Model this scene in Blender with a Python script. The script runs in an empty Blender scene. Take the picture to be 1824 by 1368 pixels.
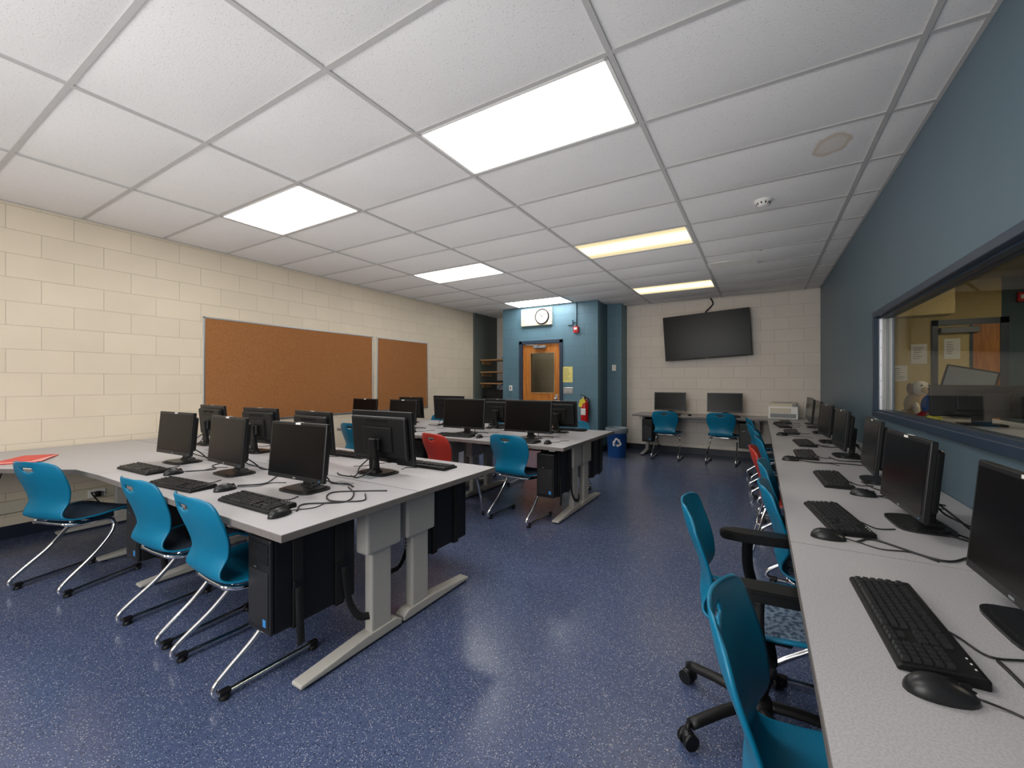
import bpy, bmesh, math, random
from mathutils import Vector, Matrix, Euler
random.seed(7)
S=bpy.context.scene
S.view_settings.view_transform='Standard'
S.view_settings.look='None'
S.view_settings.exposure=0.0
COL=bpy.context.collection
def lin(c):
    return tuple(((v/255)/12.92 if v/255<=0.04045 else (((v/255)+0.055)/1.055)**2.4) for v in c)+(1,)
# ---------------------------------------------------------------- materials
def nt(name):
    m=bpy.data.materials.new(name); m.use_nodes=True
    t=m.node_tree; b=t.nodes['Principled BSDF']
    return m,t,b
def N(t,k,**kw):
    n=t.nodes.new(k)
    for a,v in kw.items(): setattr(n,a,v)
    return n
def mat(name,rgb,rough=0.5,metal=0.0,var=0.06,nscale=40,bump=0.0,bscale=200,coat=0.0,spec=0.5):
    m,t,b=nt(name); L=t.links.new
    tc=N(t,'ShaderNodeTexCoord')
    no=N(t,'ShaderNodeTexNoise'); no.inputs['Scale'].default_value=nscale; no.inputs['Detail'].default_value=3
    L(tc.outputs['Object'],no.inputs['Vector'])
    r=N(t,'ShaderNodeValToRGB'); c=lin(rgb)
    r.color_ramp.elements[0].position=.3; r.color_ramp.elements[1].position=.7
    r.color_ramp.elements[0].color=tuple(v*(1-var) for v in c[:3])+(1,)
    r.color_ramp.elements[1].color=tuple(min(1,v*(1+var)) for v in c[:3])+(1,)
    L(no.outputs['Fac'],r.inputs['Fac']); L(r.outputs['Color'],b.inputs['Base Color'])
    b.inputs['Roughness'].default_value=rough; b.inputs['Metallic'].default_value=metal
    b.inputs['Coat Weight'].default_value=coat; b.inputs['Specular IOR Level'].default_value=spec
    if bump>0:
        n2=N(t,'ShaderNodeTexNoise'); n2.inputs['Scale'].default_value=bscale; L(tc.outputs['Object'],n2.inputs['Vector'])
        bp=N(t,'ShaderNodeBump'); bp.inputs['Strength'].default_value=bump; bp.inputs['Distance'].default_value=.002
        L(n2.outputs['Fac'],bp.inputs['Height']); L(bp.outputs['Normal'],b.inputs['Normal'])
    return m
def block_mat(name,rgb,axis,rough=.5,mort=.80,z0=0.02):
    m,t,b=nt(name); L=t.links.new
    tc=N(t,'ShaderNodeTexCoord'); sp=N(t,'ShaderNodeSeparateXYZ'); L(tc.outputs['Object'],sp.inputs[0])
    cb=N(t,'ShaderNodeCombineXYZ'); L(sp.outputs[axis],cb.inputs[0])
    ad=N(t,'ShaderNodeMath',operation='ADD'); ad.inputs[1].default_value=z0; L(sp.outputs['Z'],ad.inputs[0]); L(ad.outputs[0],cb.inputs[1])
    br=N(t,'ShaderNodeTexBrick'); br.offset=.5
    br.inputs['Scale'].default_value=1; br.inputs['Brick Width'].default_value=.406; br.inputs['Row Height'].default_value=.203
    br.inputs['Mortar Size'].default_value=.0035; br.inputs['Mortar Smooth'].default_value=.6
    c=lin(rgb)
    br.inputs['Color1'].default_value=tuple(v*1.02 for v in c[:3])+(1,)
    br.inputs['Color2'].default_value=tuple(v*.97 for v in c[:3])+(1,)
    br.inputs['Mortar'].default_value=tuple(v*mort for v in c[:3])+(1,)
    L(cb.outputs[0],br.inputs['Vector'])
    no=N(t,'ShaderNodeTexNoise'); no.inputs['Scale'].default_value=2.5; no.inputs['Detail'].default_value=5; L(tc.outputs['Object'],no.inputs['Vector'])
    mr=N(t,'ShaderNodeMapRange'); mr.inputs['To Min'].default_value=.92; mr.inputs['To Max'].default_value=1.06; L(no.outputs['Fac'],mr.inputs['Value'])
    mx=N(t,'ShaderNodeVectorMath',operation='SCALE'); L(br.outputs['Color'],mx.inputs[0]); L(mr.outputs[0],mx.inputs['Scale'])
    L(mx.outputs[0],b.inputs['Base Color'])
    n2=N(t,'ShaderNodeTexNoise'); n2.inputs['Scale'].default_value=90; n2.inputs['Detail'].default_value=4; L(tc.outputs['Object'],n2.inputs['Vector'])
    s=N(t,'ShaderNodeMath',operation='MULTIPLY_ADD'); s.inputs[1].default_value=-1.0; L(br.outputs['Fac'],s.inputs[0])
    s2=N(t,'ShaderNodeMath',operation='MULTIPLY'); s2.inputs[1].default_value=.25; L(n2.outputs['Fac'],s2.inputs[0]); L(s2.outputs[0],s.inputs[2])
    bp=N(t,'ShaderNodeBump'); bp.inputs['Strength'].default_value=.6; bp.inputs['Distance'].default_value=.004
    L(s.outputs[0],bp.inputs['Height']); L(bp.outputs['Normal'],b.inputs['Normal'])
    b.inputs['Roughness'].default_value=rough
    return m
def floor_mat():
    m,t,b=nt('floor_vinyl_terrazzo'); L=t.links.new
    tc=N(t,'ShaderNodeTexCoord')
    def vor(scale,thr,dist,off):
        mp=N(t,'ShaderNodeMapping'); mp.inputs['Location'].default_value=(off,off*.7,0); L(tc.outputs['Object'],mp.inputs[0])
        v=N(t,'ShaderNodeTexVoronoi',voronoi_dimensions='2D'); v.inputs['Scale'].default_value=scale; L(mp.outputs[0],v.inputs['Vector'])
        sc=N(t,'ShaderNodeSeparateColor'); L(v.outputs['Color'],sc.inputs[0])
        g=N(t,'ShaderNodeMath',operation='GREATER_THAN'); g.inputs[1].default_value=thr; L(sc.outputs[0],g.inputs[0])
        l=N(t,'ShaderNodeMath',operation='LESS_THAN'); l.inputs[1].default_value=dist; L(v.outputs['Distance'],l.inputs[0])
        mu=N(t,'ShaderNodeMath',operation='MULTIPLY'); L(g.outputs[0],mu.inputs[0]); L(l.outputs[0],mu.inputs[1])
        return mu.outputs[0]
    no=N(t,'ShaderNodeTexNoise'); no.inputs['Scale'].default_value=1.2; no.inputs['Detail'].default_value=4; L(tc.outputs['Object'],no.inputs['Vector'])
    base=N(t,'ShaderNodeMix',data_type='RGBA'); base.inputs[6].default_value=lin((66,77,106)); base.inputs[7].default_value=lin((75,87,116)); L(no.outputs['Fac'],base.inputs[0])
    cur=base.outputs[2]
    for (sc,th,ds,off,colr) in ((190,.72,.42,3.1,(54,62,90)),(200,.74,.40,9.7,(90,100,130)),(230,.92,.40,5.3,(172,172,178)),(180,.94,.36,1.9,(22,24,38))):
        f=vor(sc,th,ds,off); mx=N(t,'ShaderNodeMix',data_type='RGBA'); L(f,mx.inputs[0]); L(cur,mx.inputs[6]); mx.inputs[7].default_value=lin(colr); cur=mx.outputs[2]
    L(cur,b.inputs['Base Color'])
    n2=N(t,'ShaderNodeTexNoise'); n2.inputs['Scale'].default_value=5; n2.inputs['Detail'].default_value=6; L(tc.outputs['Object'],n2.inputs['Vector'])
    mr=N(t,'ShaderNodeMapRange'); mr.inputs['To Min'].default_value=.16; mr.inputs['To Max'].default_value=.30; L(n2.outputs['Fac'],mr.inputs['Value']); L(mr.outputs[0],b.inputs['Roughness'])
    n3=N(t,'ShaderNodeTexNoise'); n3.inputs['Scale'].default_value=60; L(tc.outputs['Object'],n3.inputs['Vector'])
    bp=N(t,'ShaderNodeBump'); bp.inputs['Strength'].default_value=.10; bp.inputs['Distance'].default_value=.002; L(n3.outputs['Fac'],bp.inputs['Height']); L(bp.outputs['Normal'],b.inputs['Normal'])
    return m
def ceil_mat():
    m,t,b=nt('ceiling_tile'); L=t.links.new
    tc=N(t,'ShaderNodeTexCoord')
    v=N(t,'ShaderNodeTexVoronoi'); v.inputs['Scale'].default_value=80; L(tc.outputs['Object'],v.inputs['Vector'])
    sc=N(t,'ShaderNodeSeparateColor'); L(v.outputs['Color'],sc.inputs[0])
    l=N(t,'ShaderNodeMath',operation='LESS_THAN'); l.inputs[1].default_value=.22; L(v.outputs['Distance'],l.inputs[0])
    g=N(t,'ShaderNodeMath',operation='GREATER_THAN'); g.inputs[1].default_value=.55; L(sc.outputs[0],g.inputs[0])
    mu=N(t,'ShaderNodeMath',operation='MULTIPLY'); L(l.outputs[0],mu.inputs[0]); L(g.outputs[0],mu.inputs[1])
    mx=N(t,'ShaderNodeMix',data_type='RGBA'); mx.inputs[6].default_value=lin((230,228,226)); mx.inputs[7].default_value=lin((206,203,200)); L(mu.outputs[0],mx.inputs[0])
    # water stain : distance to a point on the tile
    nz=N(t,'ShaderNodeTexNoise'); nz.inputs['Scale'].default_value=9; L(tc.outputs['Object'],nz.inputs['Vector'])
    sb=N(t,'ShaderNodeVectorMath',operation='SUBTRACT'); sb.inputs[1].default_value=(.39,3.33,2.84); L(tc.outputs['Object'],sb.inputs[0])
    sl=N(t,'ShaderNodeVectorMath',operation='MULTIPLY'); sl.inputs[1].default_value=(1,.8,0); L(sb.outputs[0],sl.inputs[0])
    ln=N(t,'ShaderNodeVectorMath',operation='LENGTH'); L(sl.outputs[0],ln.inputs[0])
    ad=N(t,'ShaderNodeMath',operation='MULTIPLY_ADD'); ad.inputs[1].default_value=.07; L(nz.outputs['Fac'],ad.inputs[0]); L(ln.outputs['Value'],ad.inputs[2])
    r=N(t,'ShaderNodeValToRGB'); e=r.color_ramp.elements
    e[0].position=0; e[0].color=(.36,.36,.36,1); e[1].position=.145; e[1].color=(0,0,0,1)
    x=e.new(.10); x.color=(.34,.34,.34,1); x=e.new(.128); x.color=(.75,.75,.75,1)
    L(ad.outputs[0],r.inputs['Fac'])
    m2=N(t,'ShaderNodeMix',data_type='RGBA'); L(r.outputs['Color'],m2.inputs[0]); L(mx.outputs[2],m2.inputs[6]); m2.inputs[7].default_value=lin((198,176,148))
    L(m2.outputs[2],b.inputs['Base Color']); b.inputs['Roughness'].default_value=.9
    n3=N(t,'ShaderNodeTexNoise'); n3.inputs['Scale'].default_value=120; n3.inputs['Detail'].default_value=5; L(tc.outputs['Object'],n3.inputs['Vector'])
    bp=N(t,'ShaderNodeBump'); bp.inputs['Strength'].default_value=.35; bp.inputs['Distance'].default_value=.003; L(n3.outputs['Fac'],bp.inputs['Height']); L(bp.outputs['Normal'],b.inputs['Normal'])
    return m
def speckle_mat(name,rgb,rgb2,scale,rough):
    m,t,b=nt(name); L=t.links.new
    tc=N(t,'ShaderNodeTexCoord'); no=N(t,'ShaderNodeTexNoise'); no.inputs['Scale'].default_value=scale; no.inputs['Detail'].default_value=2; L(tc.outputs['Object'],no.inputs['Vector'])
    r=N(t,'ShaderNodeValToRGB'); r.color_ramp.elements[0].position=.42; r.color_ramp.elements[1].position=.56
    r.color_ramp.elements[0].color=lin(rgb2); r.color_ramp.elements[1].color=lin(rgb); L(no.outputs['Fac'],r.inputs['Fac']); L(r.outputs['Color'],b.inputs['Base Color'])
    b.inputs['Roughness'].default_value=rough
    return m
def wood_mat(name,c1,c2,rough=.35):
    m,t,b=nt(name); L=t.links.new
    tc=N(t,'ShaderNodeTexCoord'); mp=N(t,'ShaderNodeMapping'); mp.inputs['Scale'].default_value=(14,14,1.2); L(tc.outputs['Object'],mp.inputs[0])
    no=N(t,'ShaderNodeTexNoise'); no.inputs['Scale'].default_value=2.5; no.inputs['Detail'].default_value=6; no.inputs['Distortion'].default_value=.8; L(mp.outputs[0],no.inputs['Vector'])
    r=N(t,'ShaderNodeValToRGB'); r.color_ramp.elements[0].position=.35; r.color_ramp.elements[1].position=.65
    r.color_ramp.elements[0].color=lin(c1); r.color_ramp.elements[1].color=lin(c2); L(no.outputs['Fac'],r.inputs['Fac']); L(r.outputs['Color'],b.inputs['Base Color'])
    b.inputs['Roughness'].default_value=rough
    return m
def glass_mat(name,tint=(.9,.93,.95)):
    m=bpy.data.materials.new(name); m.use_nodes=True; t=m.node_tree; t.nodes.clear(); L=t.links.new
    o=N(t,'ShaderNodeOutputMaterial'); mx=N(t,'ShaderNodeMixShader'); tr=N(t,'ShaderNodeBsdfTransparent'); tr.inputs[0].default_value=tint+(1,)
    gl=N(t,'ShaderNodeBsdfGlossy'); gl.inputs['Roughness'].default_value=.01
    lw=N(t,'ShaderNodeLayerWeight'); lw.inputs['Blend'].default_value=.5
    pw=N(t,'ShaderNodeMath',operation='POWER'); pw.inputs[1].default_value=5; L(lw.outputs['Facing'],pw.inputs[0])
    ma=N(t,'ShaderNodeMath',operation='MULTIPLY_ADD'); ma.inputs[1].default_value=.4; ma.inputs[2].default_value=.02; L(pw.outputs[0],ma.inputs[0])
    L(ma.outputs[0],mx.inputs[0]); L(tr.outputs[0],mx.inputs[1]); L(gl.outputs[0],mx.inputs[2]); L(mx.outputs[0],o.inputs[0])
    return m
def lens_mat(name,col,strength,edge=.8,tubes=0.0):
    # prismatic lens of a troffer, lit by tubes running along X (local)
    m=bpy.data.materials.new(name); m.use_nodes=True; t=m.node_tree; t.nodes.clear(); L=t.links.new
    o=N(t,'ShaderNodeOutputMaterial'); em=N(t,'ShaderNodeEmission'); em.inputs[0].default_value=col+(1,)
    tc=N(t,'ShaderNodeTexCoord'); sp=N(t,'ShaderNodeSeparateXYZ'); L(tc.outputs['Object'],sp.inputs[0])
    ab=N(t,'ShaderNodeMath',operation='ABSOLUTE'); L(sp.outputs['Y'],ab.inputs[0])
    mr=N(t,'ShaderNodeMapRange',interpolation_type='SMOOTHSTEP'); mr.inputs['From Min'].default_value=.08; mr.inputs['From Max'].default_value=.30
    mr.inputs['To Min'].default_value=strength; mr.inputs['To Max'].default_value=strength*edge; L(ab.outputs[0],mr.inputs['Value'])
    if tubes>0:
        mr.inputs['From Min'].default_value=.02
        mr.inputs['From Max'].default_value=.22
    L(mr.outputs[0],em.inputs[1]); L(em.outputs[0],o.inputs[0])
    return m

M=dict(
 cream=block_mat('painted_block_cream',(217,204,182),'Y'),
 creamX=block_mat('painted_block_cream_x',(228,219,208),'X'),
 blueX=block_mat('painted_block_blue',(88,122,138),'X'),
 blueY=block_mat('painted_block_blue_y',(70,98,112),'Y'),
 bluewall=mat('painted_wall_blue',(86,107,119),.45,var=.03,nscale=3,bump=.15,bscale=120),
 olive=mat('painted_alcove',(86,94,88),.6,var=.05),
 frameblue=mat('window_frame_blue',(42,58,76),.35,var=.03),
 floor=floor_mat(), ceil=ceil_mat(),
 grid=mat('ceiling_grid_metal',(186,184,182),.5,var=.02),
 white=mat('white_plastic',(232,230,225),.4,var=.02),
 offwhite=mat('cream_plastic',(206,198,176),.45,var=.02),
 base=mat('rubber_baseboard',(26,32,48),.45),
 cork=speckle_mat('cork',(164,108,58),(132,84,42),160,.85),
 alu=mat('aluminium',(200,202,205),.35,1.0,var=.03),
 chrome=mat('chrome',(225,226,228),.12,1.0,var=.01),
 black=mat('black_plastic',(18,18,19),.45,var=.08,spec=.35),
 black2=mat('black_plastic_satin',(26,26,27),.35,var=.05,spec=.35),
 key=mat('key_caps',(34,34,35),.4,spec=.4),
 keygap=mat('keyboard_body',(10,10,11),.5,spec=.3),
 screen=mat('screen_off',(14,12,12),.25,var=.02,nscale=5,spec=.15),
 fabric=mat('black_webbing',(20,20,22),.85,bump=.4,bscale=400),
 teal=mat('teal_plastic',(0,108,142),.38,var=.03,nscale=8,spec=.45),
 red=mat('red_plastic',(176,52,40),.4,var=.05),
 pad=speckle_mat('patterned_upholstery',(104,122,140),(42,60,82),60,.85),
 paddark=speckle_mat('dark_upholstery',(28,48,66),(14,26,40),90,.85),
 top=speckle_mat('laminate_grey',(172,169,170),(160,157,158),220,.38),
 edge=mat('laminate_edge',(112,106,102),.45),
 leg=mat('desk_leg_paint',(176,173,166),.4,var=.02),
 binblue=mat('bin_blue',(18,74,140),.4), bag=mat('bin_liner',(110,122,132),.35,bump=1,bscale=60),
 redpaint=mat('red_enamel',(190,20,24),.25), yellow=mat('yellow_card',(228,214,60),.6),
 paper=mat('yellow_paper',(226,214,130),.7), ink=mat('ink',(40,40,44),.7), redfolder=mat('red_paper',(204,66,56),.55), pinkpaper=mat('pink_paper',(226,150,140),.6),
 door=wood_mat('door_oak',(170,98,34),(198,130,58)), shelf=wood_mat('shelf_pine',(150,112,72),(178,138,96)),
 glass=glass_mat('window_glass',(.93,.95,.95)), dglass=glass_mat('door_glass',(.75,.75,.7)),
 pc=mat('pc_case',(20,20,21),.42,spec=.35), mesh=speckle_mat('pc_mesh',(40,40,42),(4,4,5),500,.5),
 silver=mat('io_plate',(160,162,165),.35,.9), stick=mat('blue_sticker',(60,130,190),.3), gn=mat('green_pcb',(40,90,60),.5),
 cable=mat('cable_black',(18,18,19),.5), cableblue=mat('cable_blue',(30,70,140),.5), 
 lensA=lens_mat('light_lens_cool',(1,.98,.95),13.0,.9),
 lensB=lens_mat('light_lens_warm',(1,.82,.48),3.2,.30,1),
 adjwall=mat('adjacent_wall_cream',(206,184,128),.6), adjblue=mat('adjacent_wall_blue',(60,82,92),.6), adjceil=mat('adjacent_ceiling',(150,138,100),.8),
 plush1=mat('plush_tan',(190,160,120),.95,bump=1,bscale=120), plushw=mat('plush_white',(215,205,190),.95,bump=1,bscale=120),
 brownplush=mat('plush_brown',(110,70,45),.95,bump=1,bscale=120),
 greyplastic=mat('grey_plastic',(120,124,128),.4),
)
# ---------------------------------------------------------------- mesh builder
class MB:
    def __init__(s): s.bm=bmesh.new(); s.mats=[]; s.X=Matrix.Identity(4)
    def mi(s,m):
        m=M[m] if isinstance(m,str) else m
        if m not in s.mats: s.mats.append(m)
        return s.mats.index(m)
    def merge(s,t,m,smooth=False,T=None):
        i=s.mi(m) if m is not None else None
        for f in t.faces:
            if i is not None: f.material_index=i
            if smooth is True: f.smooth=True
        bmesh.ops.transform(t,matrix=s.X@(T or Matrix.Identity(4)),verts=t.verts)
        me=bpy.data.meshes.new('tmp'); t.to_mesh(me); t.free(); s.bm.from_mesh(me); bpy.data.meshes.remove(me)
    def box(s,c,size,m,bev=0,seg=1,rot=None,smooth=False,taper=None):
        t=bmesh.new(); bmesh.ops.create_cube(t,size=1)
        for v in t.verts:
            v.co=Vector((v.co.x*size[0],v.co.y*size[1],v.co.z*size[2]))
            if taper and v.co.z>0: v.co.x*=taper[0]; v.co.y*=taper[1]
        if bev>0: bmesh.ops.bevel(t,geom=t.edges[:],offset=bev,segments=seg,affect='EDGES',profile=.5)
        T=Matrix.Translation(c)
        if rot: T=T@Euler(rot).to_matrix().to_4x4()
        s.merge(t,m,smooth,T)
    def b2(s,a,b,m,bev=0,seg=1):
        s.box([(a[i]+b[i])/2 for i in range(3)],[abs(b[i]-a[i]) for i in range(3)],m,bev,seg)
    def cyl(s,p0,p1,r0,m,r1=None,seg=16,caps=True):
        p0=Vector(p0);p1=Vector(p1); r1=r0 if r1 is None else r1
        d=p1-p0; t=bmesh.new(); bmesh.ops.create_cone(t,cap_ends=caps,segments=seg,radius1=r0,radius2=r1,depth=d.length)
        for f in t.faces:
            if len(f.verts)==4: f.smooth=True
        s.merge(t,m,None,Matrix.Translation((p0+p1)/2)@d.to_track_quat('Z','Y').to_matrix().to_4x4())
    def ell(s,c,r,m,rot=None,u=16,v=10):
        t=bmesh.new(); bmesh.ops.create_uvsphere(t,u_segments=u,v_segments=v,radius=1)
        T=Matrix.Translation(c)
        if rot: T=T@Euler(rot).to_matrix().to_4x4()
        s.merge(t,m,True,T@Matrix.Diagonal((*r,1)))
    def tube(s,pts,r,m,seg=8,sub=5,flat=None):
        P=[Vector(p) for p in pts]; Q=[]
        if sub>1 and len(P)>2:
            E=[2*P[0]-P[1]]+P+[2*P[-1]-P[-2]]
            for i in range(1,len(E)-2):
                for k in range(sub):
                    u=k/sub; a,b,c,d=E[i-1],E[i],E[i+1],E[i+2]
                    Q.append(.5*((2*b)+(c-a)*u+(2*a-5*b+4*c-d)*u*u+(3*b-a-3*c+d)*u**3))
            Q.append(P[-1])
        else: Q=P
        t=bmesh.new(); rings=[]; up=None
        for i,p in enumerate(Q):
            d=(Q[min(i+1,len(Q)-1)]-Q[max(i-1,0)]).normalized()
            if up is None:
                up=Vector((0,0,1)) if abs(d.z)<.9 else Vector((1,0,0))
            n=(up-d*up.dot(d)); n=n.normalized() if n.length>1e-5 else d.orthogonal().normalized()
            b=d.cross(n); up=n
            f=flat or (1,1)
            rings.append([t.verts.new(p+n*math.cos(2*math.pi*k/seg)*r*f[0]+b*math.sin(2*math.pi*k/seg)*r*f[1]) for k in range(seg)])
        for a,b in zip(rings,rings[1:]):
            for k in range(seg):
                fc=t.faces.new((a[k],a[(k+1)%seg],b[(k+1)%seg],b[k])); fc.smooth=True
        t.faces.new(rings[0][::-1]); t.faces.new(rings[-1])
        bmesh.ops.recalc_face_normals(t,faces=t.faces[:])
        s.merge(t,m,None)
    def lathe(s,prof,m,c=(0,0,0),seg=24,T=None,smooth=True):
        t=bmesh.new(); rings=[]
        for r,z in prof:
            rings.append([t.verts.new((max(r,1e-4)*math.cos(2*math.pi*k/seg),max(r,1e-4)*math.sin(2*math.pi*k/seg),z)) for k in range(seg)])
        for a,b in zip(rings,rings[1:]):
            for k in range(seg):
                f=t.faces.new((a[k],a[(k+1)%seg],b[(k+1)%seg],b[k])); f.smooth=smooth
        s.merge(t,m,None,(T or Matrix.Identity(4)) if T else Matrix.Translation(c))
    def prism(s,pts,z0,z1,m,T=None,mside=None,bev=0):
        t=bmesh.new(); a=[t.verts.new((p[0],p[1],z0)) for p in pts]; b=[t.verts.new((p[0],p[1],z1)) for p in pts]
        n=len(pts); i0=s.mi(m); i1=s.mi(mside or m)
        f=t.faces.new(a[::-1]); f.material_index=i0; f=t.faces.new(b); f.material_index=i0
        for k in range(n):
            f=t.faces.new((a[k],a[(k+1)%n],b[(k+1)%n],b[k])); f.material_index=i1
        bmesh.ops.recalc_face_normals(t,faces=t.faces[:])
        s.merge(t,None,False,T)
    def mesh(s,name):
        me=bpy.data.meshes.new(name); s.bm.to_mesh(me); s.bm.free()
        for m in s.mats: me.materials.append(m)
        return me
    def obj(s,name,loc=(0,0,0),rot=0):
        return place(s.mesh(name),name,loc,rot)
def place(me,name,loc=(0,0,0),rot=0):
    o=bpy.data.objects.new(name,me); o.location=loc
    o.rotation_euler=(0,0,math.radians(rot)) if not isinstance(rot,tuple) else rot
    COL.objects.link(o); return o
def boxobj(name,a,b,m,bev=0):
    mb=MB(); mb.b2(a,b,m,bev); return mb.obj(name)

XL,XR,YB,YF,ZC=-5.45,.83,8.33,-2.4,2.85
TW=.08   # thickness of the partition that holds the observation window
PX0,PX1,PY=-4.65,-2.58,7.40     # blue partition block
# ---------------------------------------------------------------- room
boxobj('floor',(XL-.1,YF-.1,-.1),(XR+TW,YB+.1,0),'floor')
boxobj('wall_left',(XL-.1,YF-.1,0),(XL,YB+.1,ZC),'cream')
boxobj('wall_back',(XL,YB,0),(XR,YB+.1,ZC),'creamX')
boxobj('wall_front',(XL,YF-.1,0),(XR,YF,ZC),'creamX')
WY0,WY1,WZ0,WZ1=0.55,4.46,1.085,1.85
mb=MB()
mb.b2((XR,YF-.1,0),(XR+TW,YB+.1,WZ0),'bluewall'); mb.b2((XR,YF-.1,WZ1),(XR+TW,YB+.1,ZC),'bluewall')
mb.b2((XR,WY1,WZ0),(XR+TW,YB+.1,WZ1),'bluewall'); mb.b2((XR,YF-.1,WZ0),(XR+TW,WY0,WZ1),'bluewall')
mb.obj('wall_right')
# observation window
mb=MB(); fw=.045
for a,b in (((WY0-fw,WZ0-fw),(WY1+fw,WZ0)),((WY0-fw,WZ1),(WY1+fw,WZ1+fw)),((WY0-fw,WZ0),(WY0,WZ1)),((WY1,WZ0),(WY1+fw,WZ1))):
    mb.b2((XR-.035,a[0],a[1]),(XR+.005,b[0],b[1]),'frameblue',.003)
    mb.b2((XR+TW-.005,a[0],a[1]),(XR+TW+.02,b[0],b[1]),'frameblue',.003)
mb.b2((XR-.0,WY0,WZ0),(XR+TW,WY1,WZ0+.012),'frameblue'); mb.b2((XR,WY0,WZ1-.012),(XR+TW,WY1,WZ1),'frameblue')
mb.b2((XR,WY1-.012,WZ0+.012),(XR+TW,WY1,WZ1-.012),'alu'); mb.b2((XR,WY0,WZ0+.012),(XR+TW,WY0+.012,WZ1-.012),'alu')
mb.b2((XR+.012,WY1-.04,WZ0+.012),(XR+.026,WY1-.012,WZ1-.012),'alu',.002)
for z in (1.2,1.33,1.46,1.6,1.74): mb.cyl((XR+.010,WY1-.026,z),(XR+.013,WY1-.026,z),.004,'black',seg=8)
mb.b2((XR+.04,WY0+.012,WZ0+.012),(XR+.046,WY1-.012,WZ1-.012),'glass')
mb.obj('window_1')
# baseboards
boxobj('baseboard_left',(XL,YF,0),(XL+.012,7.43,.11),'base')
boxobj('baseboard_back',(-2.30,YB-.012,0),(XR,YB,.11),'base')
boxobj('baseboard_right',(XR-.012,YF,0),(XR,YB-.012,.11),'base')
mb=MB(); mb.b2((PX0,PY-.012,0),(-4.26,PY,.11),'base'); mb.b2((-3.27,PY-.012,0),(PX1+.012,PY,.11),'base'); mb.b2((PX1,PY,0),(PX1+.012,7.93,.11),'base')
mb.b2((PX1+.012,7.938,0),(-2.288,7.95,.11),'base'); mb.b2((-2.30,7.95,0),(-2.288,YB-.012,.11),'base'); mb.obj('baseboard_partition')
# partition with door opening
DX0,DX1,DZ=-4.19,-3.34,2.1
mb=MB()
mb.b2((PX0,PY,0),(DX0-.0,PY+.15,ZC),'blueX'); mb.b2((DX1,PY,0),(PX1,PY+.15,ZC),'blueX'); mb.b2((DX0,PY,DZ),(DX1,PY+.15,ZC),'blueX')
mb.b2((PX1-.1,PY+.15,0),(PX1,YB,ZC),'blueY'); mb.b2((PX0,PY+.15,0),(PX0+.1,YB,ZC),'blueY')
mb.obj('wall_partition')
boxobj('wall_pilaster',(PX1,7.95,0),(-2.30,YB,ZC),'blueX')
boxobj('wall_alcove',(XL,7.43,0),(XL+.05,YB,ZC),'olive')
# door
mb=MB()
for a,b in (((DX0-.06,0),(DX0+.01,DZ+.05)),((DX1-.01,0),(DX1+.06,DZ+.05)),((DX0-.06,DZ-.01),(DX1+.06,DZ+.06))):
    mb.b2((a[0],PY-.02,a[1]),(b[0],PY+.06,b[1]),'frameblue',.003)
x0,x1=DX0+.015,DX1-.015; wx0,wx1,wz0,wz1=DX0+.20,DX1-.14,1.12,1.90
y0,y1=PY+.02,PY+.06
mb.b2((x0,y0,.01),(wx0,y1,DZ-.015),'door'); mb.b2((wx1,y0,.01),(x1,y1,DZ-.015),'door'); mb.b2((wx0,y0,.01),(wx1,y1,wz0),'door'); mb.b2((wx0,y0,wz1),(wx1,y1,DZ-.015),'door')
for a,b in (((wx0-.02,wz0-.02),(wx1+.02,wz0)),((wx0-.02,wz1),(wx1+.02,wz1+.02)),((wx0-.02,wz0),(wx0,wz1)),((wx1,wz0),(wx1+.02,wz1))):
    mb.b2((a[0],y0-.008,a[1]),(b[0],y0+.005,b[1]),'shelf')
mb.b2((wx0,y0+.015,wz0),(wx1,y0+.02,wz1),'dglass')
mb.box((DX0+.42,PY-.03,2.02),(.26,.06,.055),'greyplastic',.008); mb.tube([(DX0+.42,PY-.06,2.05),(DX0+.25,PY-.15,2.06),(DX0+.08,PY-.04,2.08)],.008,'greyplastic',sub=1)
mb.cyl((x1-.07,y0,1.0),(x1-.07,y0-.06,1.0),.012,'alu'); mb.ell((x1-.07,y0-.07,1.0),(.028,.02,.028),'alu')
mb.box((x1-.07,y0-.003,1.0),(.06,.008,.16),'alu',.002)
mb.obj('door_1')
# dark frame seen on the corridor wall through the door glass
mb=MB(); mb.b2((-3.72,YB-.02,0),(-3.62,YB,2.1),'frameblue'); mb.b2((-3.62,YB-.012,.01),(-3.2,YB,2.05),'door'); mb.b2((-3.72,YB-.02,2.05),(-3.2,YB,2.12),'frameblue'); mb.obj('door_3')
# alcove shelves
mb=MB()
for z in (1.28,1.53,1.80):
    mb.b2((XL+.05,7.62,z),(PX0-.0,8.1,z+.03),'shelf',.003)
    mb.b2((XL+.05,7.7,z-.08),(XL+.08,8.05,z),'shelf')
mb.obj('wooden_wall_shelf')
mb=MB(); mb.b2((-5.3,7.7,1.31),(-4.8,8.0,1.36),'black',.005); mb.obj('network_switch')
mb=MB(); mb.b2((-5.35,7.66,.0),(-4.72,8.2,1.15),'black2',.01); 
for z in (.2,.4,.6,.8,1.0): mb.b2((-5.3,7.645,z),(-4.77,7.66,z+.12),'pc',.004)
mb.obj('equipment_rack')
mb=MB()
for i in range(4):
    x=-4.80-.03*i
    mb.tube([(x,8.0,2.84),(x-.02,7.95,2.5),(x+.03,7.9,2.15),(x-.03,7.8,1.84)],.008,'cableblue')
mb.tube([(-4.75,7.55,1.29),(-4.78,7.5,1.22),(-4.9,7.58,1.16)],.01,'cableblue')
mb.obj('network_cable')
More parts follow.
